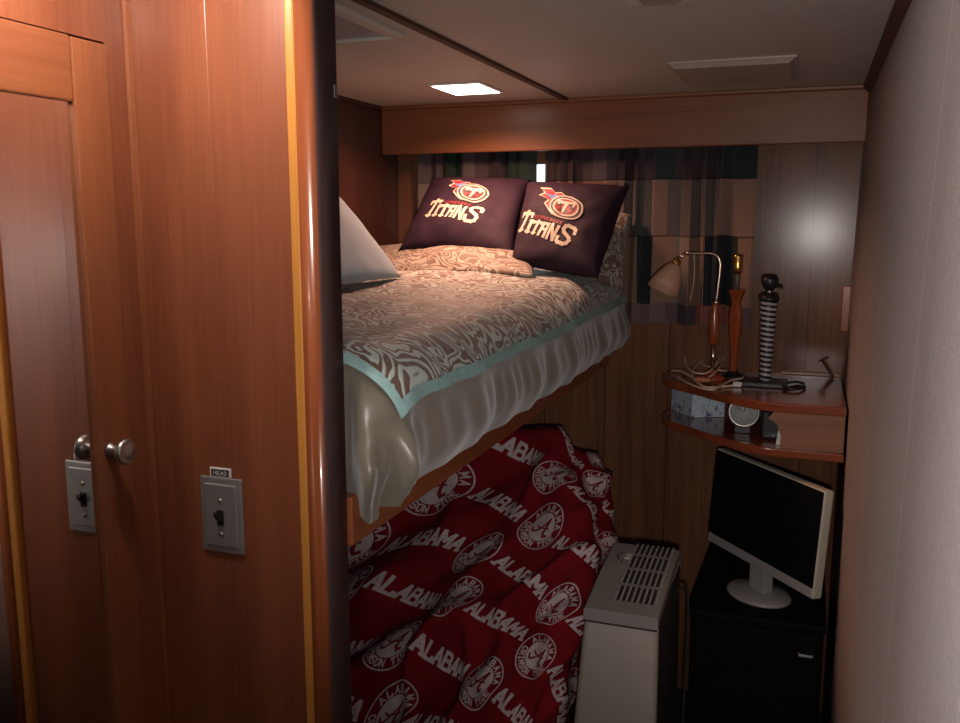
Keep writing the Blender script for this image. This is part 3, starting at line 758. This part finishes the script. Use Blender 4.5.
obj('top_board', board(ZT-.024, ZT), 'desk', t); obj('lower_board', board(.974, .997), 'desk', t)
bm = B()
prism(bm, [(-.070, 2.462, ZT-.025), (XS-.001, 2.462, ZT-.025), (XS-.001, 2.462, .998), (-.052, 2.462, .998), (-.050, 2.462, 1.030), (-.062, 2.462, 1.062), (-.085, 2.462, 1.078)], (0, .030, 0))
obj('end_panel', bm, 'block', t)
bm = B(); box(bm, (-.399, YF-.02, .998), (XS-.001, YF-.004, ZT-.025)); obj('back_panel', bm, 'far', t)
bm = B(); box(bm, (-.07, YF-.016, ZT), (XS-.002, YF-.002, ZT+.010), .002); obj('back_ledge', bm, 'block', t)

def on_desk(u, v):                      # point on the shelf top at that place
    d = FW + RT*((u-CX)/F) - UP*((v-CY)/F); return CAM + d*((ZT-CAM.z)/d.z)

# ---- reading lamp
LY = 2.775
lb = at(712, 381, LY); lx = lb.x
t = thing('reading_lamp', 'reading lamp with peach cone shade on arched metal arm', 'lamp', (lx, LY, ZT))
bm = B(); lathe(bm, [(.042, 0), (.042, .006), (.03, .012), (.012, .018), (.009, .03)], (lx, LY, ZT)); obj('base', bm, 'lampwood', t)
zs = at(714, 345, LY).z; ze = at(715, 303, LY).z
bm = B(); lathe(bm, [(.006, ZT+.03-ZT), (.006, zs-ZT), ], (lx, LY, ZT), n=14); obj('lower_tube', bm, 'nickelpink', t)
bm = B(); lathe(bm, [(.008, 0), (.0135, .006), (.0155, .03), (.0145, (ze-zs)*.6), (.010, (ze-zs)*.93), (.0085, ze-zs)], (lx, LY, zs), n=20); obj('wooden_grip', bm, 'lampwood', t)
top = [(lx, LY, ze), at(719.5, 275, LY), at(720, 262, LY), at(717, 256, LY), at(711, 253.6, LY), at(700, 253.4, LY), at(686, 253.2, LY)]
top[0] = at(716, 303, LY)
bm = B(); tube(bm, smooth_path(top, 6), .0042, 10); obj('arched_arm', bm, 'nickelpink', t)
bm = B(); lathe(bm, [(.007, -.003), (.0095, .002), (.007, .008)], top[0], n=16); obj('collar', bm, 'nickelpink', t)
ja = at(686, 253.2, LY); c0 = at(678, 260, LY); rim = at(662.5, 290.5, LY-.03)
bm = B(); tube(bm, [ja, at(682, 256.5, LY), c0], [.006, .0052, .006], 12); obj('joint', bm, 'nickelpink', t)
ax = (rim-c0); ln = ax.length
bm = B(); lathe(bm, [(.008, -.004), (.0125, 0), (.014, .022), (.012, .024)], c0, ax, 20); obj('socket_cap', bm, 'brass', t)
bm = B(); pr_ = [(.016, .016), (.024, .024), (.034, .045), (.043, .07), (.050, ln), (.047, ln-.001), (.041, .07), (.031, .045), (.02, .026), (.012, .02)]
lathe(bm, pr_, c0, ax, 32); obj('shade', bm, 'shade', t)
bm = B(); tube(bm, smooth_path([at(694, 253.4, LY), at(694.5, 268, LY), at(693.5, 283, LY), at(690, 301, LY)], 6), .0011, 6); obj('pull_cord', bm, 'white', t)

# ---- wooden candlestick lamp with bare brass socket
LY2 = 2.80; wb = at(733, 374, LY2); wx = wb.x; Z2 = lambda v: at(735, v, LY2).z - ZT
t = thing('table_lamp', 'carved wooden lamp base with bare brass socket, no shade', 'lamp', (wx, LY2, ZT))
bm = B(); lathe(bm, [(.040, 0), (.042, .006), (.038, .012), (.022, .018), (.012, .024)], (wx, LY2, ZT)); obj('base', bm, 'black', t)
bm = B(); lathe(bm, [(.010, .022), (.011, Z2(358)), (.0135, Z2(348)), (.0185, Z2(332)), (.0215, Z2(318)), (.0185, Z2(310)), (.0140, Z2(304)), (.016, Z2(299)), (.0235, Z2(293)), (.0275, Z2(290.5)), (.024, Z2(289.4)), (.010, Z2(289.2))], (wx, LY2, ZT), n=8)
for f in bm.faces: f.smooth = False
obj('wooden_body', bm, 'lampwood', t)
bm = B(); lathe(bm, [(.009, Z2(291)), (.008, Z2(282)), (.0095, Z2(275)), (.0095, Z2(273))], (wx, LY2, ZT), n=16); obj('stem', bm, 'olive', t)
bm = B(); lathe(bm, [(.010, Z2(274)), (.0135, Z2(271)), (.0150, Z2(266)), (.0140, Z2(264)), (.0150, Z2(262)), (.0140, Z2(259)), (.0155, Z2(257)), (.0145, Z2(254.5)), (.009, Z2(254.3)), (.009, Z2(258))], (wx, LY2, ZT), n=24); obj('socket', bm, 'brass', t)

# ---- striped lamp
LY3 = 2.72; sb = at(765, 381, LY3); sx_ = sb.x; Z3 = lambda v: at(766, v, LY3).z - ZT
t = thing('table_lamp', 'black and white striped lamp base with black socket, no shade', 'lamp', (sx_, LY3, ZT))
bm = B(); box(bm, (sx_-.062, LY3-.05, ZT), (sx_+.062, LY3+.05, ZT+.014), .003); obj('base', bm, 'black', t)
bm = B(); n_ = []
for k in range(15):
    f = k/14; n_.append((.0155+.0080*f + .0010*sin(f*22), .013+(Z3(301)-.013)*f))
lathe(bm, n_, (sx_, LY3, ZT), n=28); obj('striped_body', bm, 'stripes', t)
bm = B(); lathe(bm, [(.028, Z3(301)), (.029, Z3(298)), (.024, Z3(295)), (.008, Z3(293))], (sx_, LY3, ZT), n=24); obj('cap', bm, 'black', t)
bm = B(); lathe(bm, [(.007, Z3(294)), (.007, Z3(289))], (sx_, LY3, ZT), n=14); obj('stem', bm, 'metal', t)
bm = B(); lathe(bm, [(.012, Z3(290)), (.018, Z3(287)), (.0235, Z3(284)), (.0235, Z3(279)), (.020, Z3(276.5)), (.012, Z3(275.8)), (0, Z3(275.8))], (sx_, LY3, ZT), n=24); obj('socket', bm, 'black', t)
bm = B(); tube(bm, [(sx_+.018, LY3, ZT+Z3(286)), (sx_+.036, LY3-.004, ZT+Z3(287))], .004, 10); obj('switch_knob', bm, 'black', t)

# ---- cords on the shelf
def lay(pts, r, h=.004): 
    return smooth_path([Vector((p.x, p.y, ZT+h+dz)) for p, dz in ((on_desk(u, v), dz) for u, v, dz in pts)], 7)
t = thing('lamp_cord', 'tangled beige lamp cord heaped at left end of corner shelf', 'cord', on_desk(705, 380))
bm = B()
tube(bm, lay([(671, 372, 0), (682, 376, .01), (700, 383, .004), (715, 380, .02), (722, 371, .03), (712, 366, .02), (698, 371, .02), (692, 380, .01), (704, 388, 0), (722, 388, 0), (737, 387, .002)], .003), .0032, 8)
tube(bm, lay([(688, 362, .02), (684, 368, .03), (690, 378, .02), (706, 381, .02), (719, 374, .035), (726, 366, .03), (719, 362, .03)], .003), .0030, 8)
tube(bm, lay([(676, 378, .004), (690, 386, .002), (712, 391, 0), (730, 384, .006), (743, 381, .006), (735, 376, .01), (718, 378, .02)], .003), .0030, 8)
tube(bm, lay([(697, 364, .01), (703, 372, .02), (712, 377, .03), (720, 370, .04)], .003), .0030, 8)
obj('cable', bm, 'cord', t)
bm = B(); q = on_desk(737, 387); box(bm, q+Vector((-.012, -.010, .001)), q+Vector((.014, .010, .016)), .004); obj('plug', bm, 'white', t)
bm = B(); q = on_desk(704, 383); box(bm, q+Vector((-.026, -.016, .004)), q+Vector((.020, .014, .018)), .006); obj('inline_switch', bm, 'cordred', t)
bm = B()
tube(bm, lay([(777, 386, 0), (786, 389, 0), (798, 387, 0), (805, 388, 0), (800, 391, .003), (788, 391, .003), (783, 388, .006), (795, 384, .003), (804, 385, 0)], .003), .0035, 8)
tag(obj('cable_coil', bm, 'black'), 'short black cable coiled on shelf right of striped lamp', 'cable')
bm = B(); a = at(833, 378.5, 2.90); a.z = ZT+.004; c = at(822, 360, 2.935)
tube(bm, [a, a.lerp(c, .5)+Vector((0, 0, .001)), c], [.004, .005, .004], 10); tube(bm, [at(828, 357, 2.935), at(819, 362, 2.935)], .004, 8)
tag(obj('wooden_peg', bm, 'trimdark'), 'small dark peg leaning against far wall at shelf right end', 'peg')

# ---- lower tier of the shelf
ZL = .997
t = thing('tissue_box', 'pale blue tissue box with dark floral print on the lower shelf', 'box', (-.285, 2.735, ZL))
A0, A1, A2 = Vector((-.318, 2.757, ZL+.001)), Vector((-.226, 2.805, ZL+.001)), Vector((-.396, 2.868, ZL+.001))
bm = B(); p4 = [A0, A1, A1+(A2-A0), A2]
prism(bm, p4, (0, 0, .074)); obj('carton', bm, 'tissue', t)
ctr = (p4[0]+p4[2])/2
bm = B(); lathe(bm, [(.035, 0), (.035, .0008), (0, .0009)], (ctr.x, ctr.y, ZL+.0752), n=24); obj('opening', bm, 'white', t)
cc = at(744, 412, 2.60); dcl = (CAM-cc); dcl.z *= .5; dcl.normalize()
t = thing('clock', 'round silver clock with pale dial on the lower shelf', 'clock', (cc.x, cc.y, ZL))
bm = B(); lathe(bm, [(.028, -.03), (.042, -.02), (.0445, 0), (.043, .005), (.038, .006), (.036, .001)], cc, dcl, 32); obj('case', bm, 'metal', t)
bm = B(); lathe(bm, [(.037, .0), (.037, .0015), (0, .0018)], cc, dcl, 32); obj('dial', bm, 'clockface', t)
bm = B(); sx1 = dcl.cross(Vector((0, 0, 1))).normalized(); sy1 = sx1.cross(dcl)
for q in ((.018, .012), (-.008, .028)):
    tube(bm, [cc+dcl*.003, cc+dcl*.003+sx1*q[0]+sy1*q[1]], .0012, 6)
obj('hands', bm, 'black', t)
bm = B(); box(bm, (cc.x-.024, cc.y+.002, ZL+.0005), (cc.x+.02, cc.y+.03, cc.z-.036), .002); obj('foot', bm, 'black', t)
bm = B(); q = at(772, 432, 2.585); box(bm, (q.x-.03, 2.545, ZL+.001), (q.x+.04, 2.68, ZL+.080), .008)
tag(obj('black_case', bm, 'black'), 'black box on the lower shelf between clock and end panel', 'box')
q = at(783, 442, 2.50)
bm = B(); prism(bm, [(q.x-.018, 2.495, ZL+.001), (q.x+.006, 2.495, ZL+.001), (q.x+.002, 2.495, ZL+.036), (q.x-.014, 2.495, ZL+.040)], (0, .022, 0))
tag(obj('plug_adapter', bm, 'white'), 'small white plug adapter at front of lower shelf', 'adapter')

# small wooden plate near the right corner of the far wall
bm = B(); box(bm, (.094, YF-.012, 1.26), (.119, YF, 1.40), .003); tag(obj('wooden_plate', bm, 'lampwood'), 'narrow wooden plate on far wall beside wallpapered wall', 'plate')

# ================================================================== BLACK CABINET + MONITOR
t = thing('cabinet', 'low black cabinet under the monitor', 'cabinet', (-.07, 2.66, 0))
ZK = .545
bm = B(); box(bm, (-.255, 2.40, .01), (.085, 2.93, ZK-.02), .003); obj('carcass', bm, 'blackwood', t)
bm = B(); box(bm, (-.265, 2.385, ZK-.02), (.090, 2.935, ZK), .004); obj('top', bm, 'blackwood', t)
for z0, z1 in ((.03, .26), (.27, .515)):
    bm = B(); box(bm, (-.245, 2.386, z0), (.076, 2.399, z1), .003); d = obj('drawer', bm, 'blackwood', t)
    bm = B(); zz = z1-.05; tube(bm, [(.025, 2.384, zz), (.027, 2.374, zz), (.058, 2.374, zz), (.060, 2.384, zz)], .004, 8); obj('handle', bm, 'silver', d)

L0 = Vector((-.2535, 2.72, 0)); R0 = Vector((.050, 2.36, 0))
ex = (R0-L0).normalized(); en = Vector((ex.y, -ex.x, 0))      # screen faces the bunk
if en.dot(Vector((-1, -1, 0))) < 0: en = -en
tilt = radians(4); eu = (Vector((0, 0, 1))*cos(tilt) - en*sin(tilt)).normalized(); en2 = ex.cross(eu)
if en2.dot(en) < 0: en2 = -en2
Wm = (R0-L0).length; zb0, Hm = .627, .290
t = thing('monitor', 'flat screen monitor with cream casing on the black cabinet', 'monitor', ((L0.x+R0.x)/2, (L0.y+R0.y)/2, ZK))
def slab(bm, u0, u1, v0, v1, n0, n1, bev=0, mi=0):
    o = L0 + Vector((0, 0, zb0))
    vs = box(bm, (0, 0, 0), (1, 1, 1)); 
    for v in vs:
        c = v.co.copy(); v.co = o + ex*(u0+c.x*(u1-u0)) + eu*(v0+c.y*(v1-v0)) + en2*(n0+c.z*(n1-n0))
    fs = list({f for v in vs for f in v.link_faces}); bmesh.ops.recalc_face_normals(bm, faces=fs)
    if bev:
        bmesh.ops.bevel(bm, geom=list({e for v in vs for e in v.link_edges}), offset=bev, segments=3, affect='EDGES', profile=.5)
bm = B(); slab(bm, 0, Wm, 0, Hm, -.032, 0, .007); obj('casing', bm, 'bezel', t)
bm = B(); slab(bm, .005, Wm-.004, .030, Hm-.004, -.004, .0025, .001); obj('screen', bm, 'screen', t)
bm = B(); slab(bm, .006, Wm-.006, .004, .029, -.004, .002, .001); obj('speaker_strip', bm, 'silver', t)
mc = (L0+R0)/2; mb = mc - en*.016
bm = B(); lathe(bm, [(.095, 0), (.096, .004), (.088, .010), (.04, .015), (0, .016)], (0, 0, 0), n=36)
for v in bm.verts:
    c = v.co.copy(); v.co = Vector((mb.x, mb.y, ZK+.0005)) + ex*c.x*1.05 + en*c.y*.85 + Vector((0, 0, c.z))
obj('stand_base', bm, 'silver', t)
bm = B(); o = Vector((mb.x, mb.y, 0)); 
poly = [o+ex*.03+en*.010, o-ex*.03+en*.010, o-ex*.03-en*.022, o+ex*.03-en*.022]
prism(bm, [p+Vector((0, 0, ZK+.010)) for p in poly], (0, 0, .14)); obj('neck', bm, 'silver', t)

# ================================================================== PORTABLE AIR UNIT
ux0, ux1, uy0, uy1, uz = -.462, -.288, 1.985, 2.375, .700
t = thing('air_purifier', 'narrow beige floor air unit with slatted top beside red blanket', 'air unit', ((ux0+ux1)/2, (uy0+uy1)/2, 0))
def side_poly(x, y0, y1, zf, zb_, fl=0):
    pts = [(x, y0-.012, .02), (x, y0-.006, .40), (x, y0, zf-.02), (x, y0+.012, zf-.004), (x, y0+.03, zf)]
    return pts
bm = B()                                  # body: front swells, narrower at the top
def body(i, j):
    a = i*2*pi; return None
cxu = (ux0+ux1)/2; hw = (ux1-ux0)/2
levels = [(.0, 1.22, .010), (.05, 1.24, .010), (.30, 1.16, .006), (.55, 1.06, .002), (.675, 1.0, 0), (.684, .985, -.002)]
ringsv = []
for z, k, bulge in levels:
    r = .018; pts = []
    x0, x1, y0, y1 = cxu-hw*(2*k-1), cxu+hw*(1+(k-1)*.35), uy0-bulge*2, uy1
    for cx_, cy_, a0 in ((x1-r, y0+r, -90), (x1-r, y1-r, 0), (x0+r, y1-r, 90), (x0+r, y0+r, 180)):
        for s_ in range(6): a = radians(a0+s_*18); pts.append((cx_+r*cos(a), cy_+r*sin(a), z))
    ringsv.append([bm.verts.new(p) for p in pts])
for a, c in zip(ringsv, ringsv[1:]):
    n = len(a)
    for k in range(n):
        f = bm.faces.new((a[k], a[(k+1) % n], c[(k+1) % n], c[k])); f.smooth = True
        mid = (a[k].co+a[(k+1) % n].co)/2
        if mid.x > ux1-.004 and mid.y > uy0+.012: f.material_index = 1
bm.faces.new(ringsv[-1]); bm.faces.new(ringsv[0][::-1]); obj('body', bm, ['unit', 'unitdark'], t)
def ztop(y): s_ = (y-uy0)/(uy1-uy0); return .690 + .040*sin(min(1, s_*1.05)*pi*.5)**1 - .035*max(0, s_-.88)/.12*max(0, s_-.88)/.12
def lid(bm, x0, x1, y0, y1, dz, th, n=16, mi=0):
    vs = []
    for j in range(n+1):
        y = y0+(y1-y0)*j/n; zt = ztop(y)+dz
        vs.append([bm.verts.new((x0, y, zt-th)), bm.verts.new((x0, y, zt-.004)), bm.verts.new((x0+.004, y, zt)), bm.verts.new((x1-.004, y, zt)), bm.verts.new((x1, y, zt-.004)), bm.verts.new((x1, y, zt-th))])
    for a, c in zip(vs, vs[1:]):
        for k in range(6): 
            f = bm.faces.new((a[k], a[(k+1) % 6], c[(k+1) % 6], c[k])); f.material_index = mi
    bm.faces.new(vs[0][::-1]); bm.faces.new(vs[-1])
    bmesh.ops.recalc_face_normals(bm, faces=bm.faces[:])
bm = B(); lid(bm, ux0-.001, ux1+.001, uy0-.004, uy1, 0, .03); obj('top_cover', bm, 'unittop', t)
for r_ in range(4):                        # four rows of louvers on the right of the top
    y0 = uy0+.045+r_*.080; y1 = y0+.066; gx0, gx1 = cxu-.030, ux1-.010
    bm = B(); lid(bm, gx0, gx1, y0, y1, .0008, .004, 6); g = obj('louver_bank', bm, 'unitdark', t)
    for k in range(8):
        bm = B(); xx = gx0+.003+k*(gx1-gx0-.012)/7; lid(bm, xx, xx+.0068, y0, y1, .004, .004, 5); obj('louver', bm, 'louver', g)
bm = B(); y0 = uy0+.20; lid(bm, ux0+.022, ux0+.062, y0, y0+.10, .001, .003, 5); pnl = obj('control_panel', bm, 'unittop', t)
bm = B(); lid(bm, ux0+.045, ux0+.060, y0+.045, y0+.075, .004, .004, 3); obj('button', bm, 'offwhite', pnl)
for q in ((.030, .035), (.040, .020), (.030, .07), (.024, .05)):
    bm = B(); lid(bm, ux0+q[0], ux0+q[0]+.007, y0+q[1], y0+q[1]+.014, .003, .003, 2); obj('button', bm, 'unitdark', pnl)
bm = B(); lid(bm, ux0+.001, ux1-.001, uy0-.005, uy0+.002, -.030, .003, 2); obj('seam', bm, 'unitdark', t)
bm = B(); tube(bm, smooth_path([(ux1-.004, 2.30, .62), (ux1+.012, 2.33, .625), (ux1+.022, 2.36, .60), (ux1+.026, 2.365, .50), (ux1+.02, 2.372, .2), (ux1+.02, 2.372, .006)], 6), .0035, 8); obj('power_cord', bm, 'unitdark', t)

# ================================================================== LIGHT
def area(name, loc, rot, sx, sy, e, c, spread=180):
    d = bpy.data.lights.new(name, 'AREA'); d.shape = 'RECTANGLE'; d.size = sx; d.size_y = sy; d.energy = e; d.color = c; d.spread = radians(spread)
    o = bpy.data.objects.new(name, d); COL.objects.link(o); o.location = loc; o.rotation_euler = rot; return o
def point(name, loc, r, e, c):
    d = bpy.data.lights.new(name, 'POINT'); d.shadow_soft_size = r; d.energy = e; d.color = c
    o = bpy.data.objects.new(name, d); COL.objects.link(o); o.location = loc; return o
area('bunk_lamp', (-.958, 2.49, ZC-.016), (0, 0, 0), .12, .17, 7.0, (1.0, .47, .30), 150)
point('aisle_lamp', (-.73, .83, 1.950), .035, 9.0, (1.0, .90, .84))
d = bpy.data.lights.new('camera_flash', 'SPOT'); d.energy = 54; d.color = (1.0, .93, .90); d.shadow_soft_size = .022; d.spot_size = radians(72); d.spot_blend = 1.0
o = bpy.data.objects.new('camera_flash', d); COL.objects.link(o); o.location = (.03, -.03, 1.52)
o.rotation_euler = Vector((-sin(radians(7))*cos(radians(4)), cos(radians(7))*cos(radians(4)), -sin(radians(4)))).to_track_quat('-Z', 'Y').to_euler()
w = bpy.data.worlds.new('cabin world'); SC.world = w; w.use_nodes = True
bg = w.node_tree.nodes['Background']; bg.inputs[0].default_value = (.5, .55, .6, 1); bg.inputs[1].default_value = .06
SC.view_settings.view_transform = 'Standard'; SC.view_settings.look = 'None'; SC.view_settings.exposure = 0.0
SC.cycles.use_denoising = True; SC.cycles.max_bounces = 8; SC.cycles.caustics_reflective = True
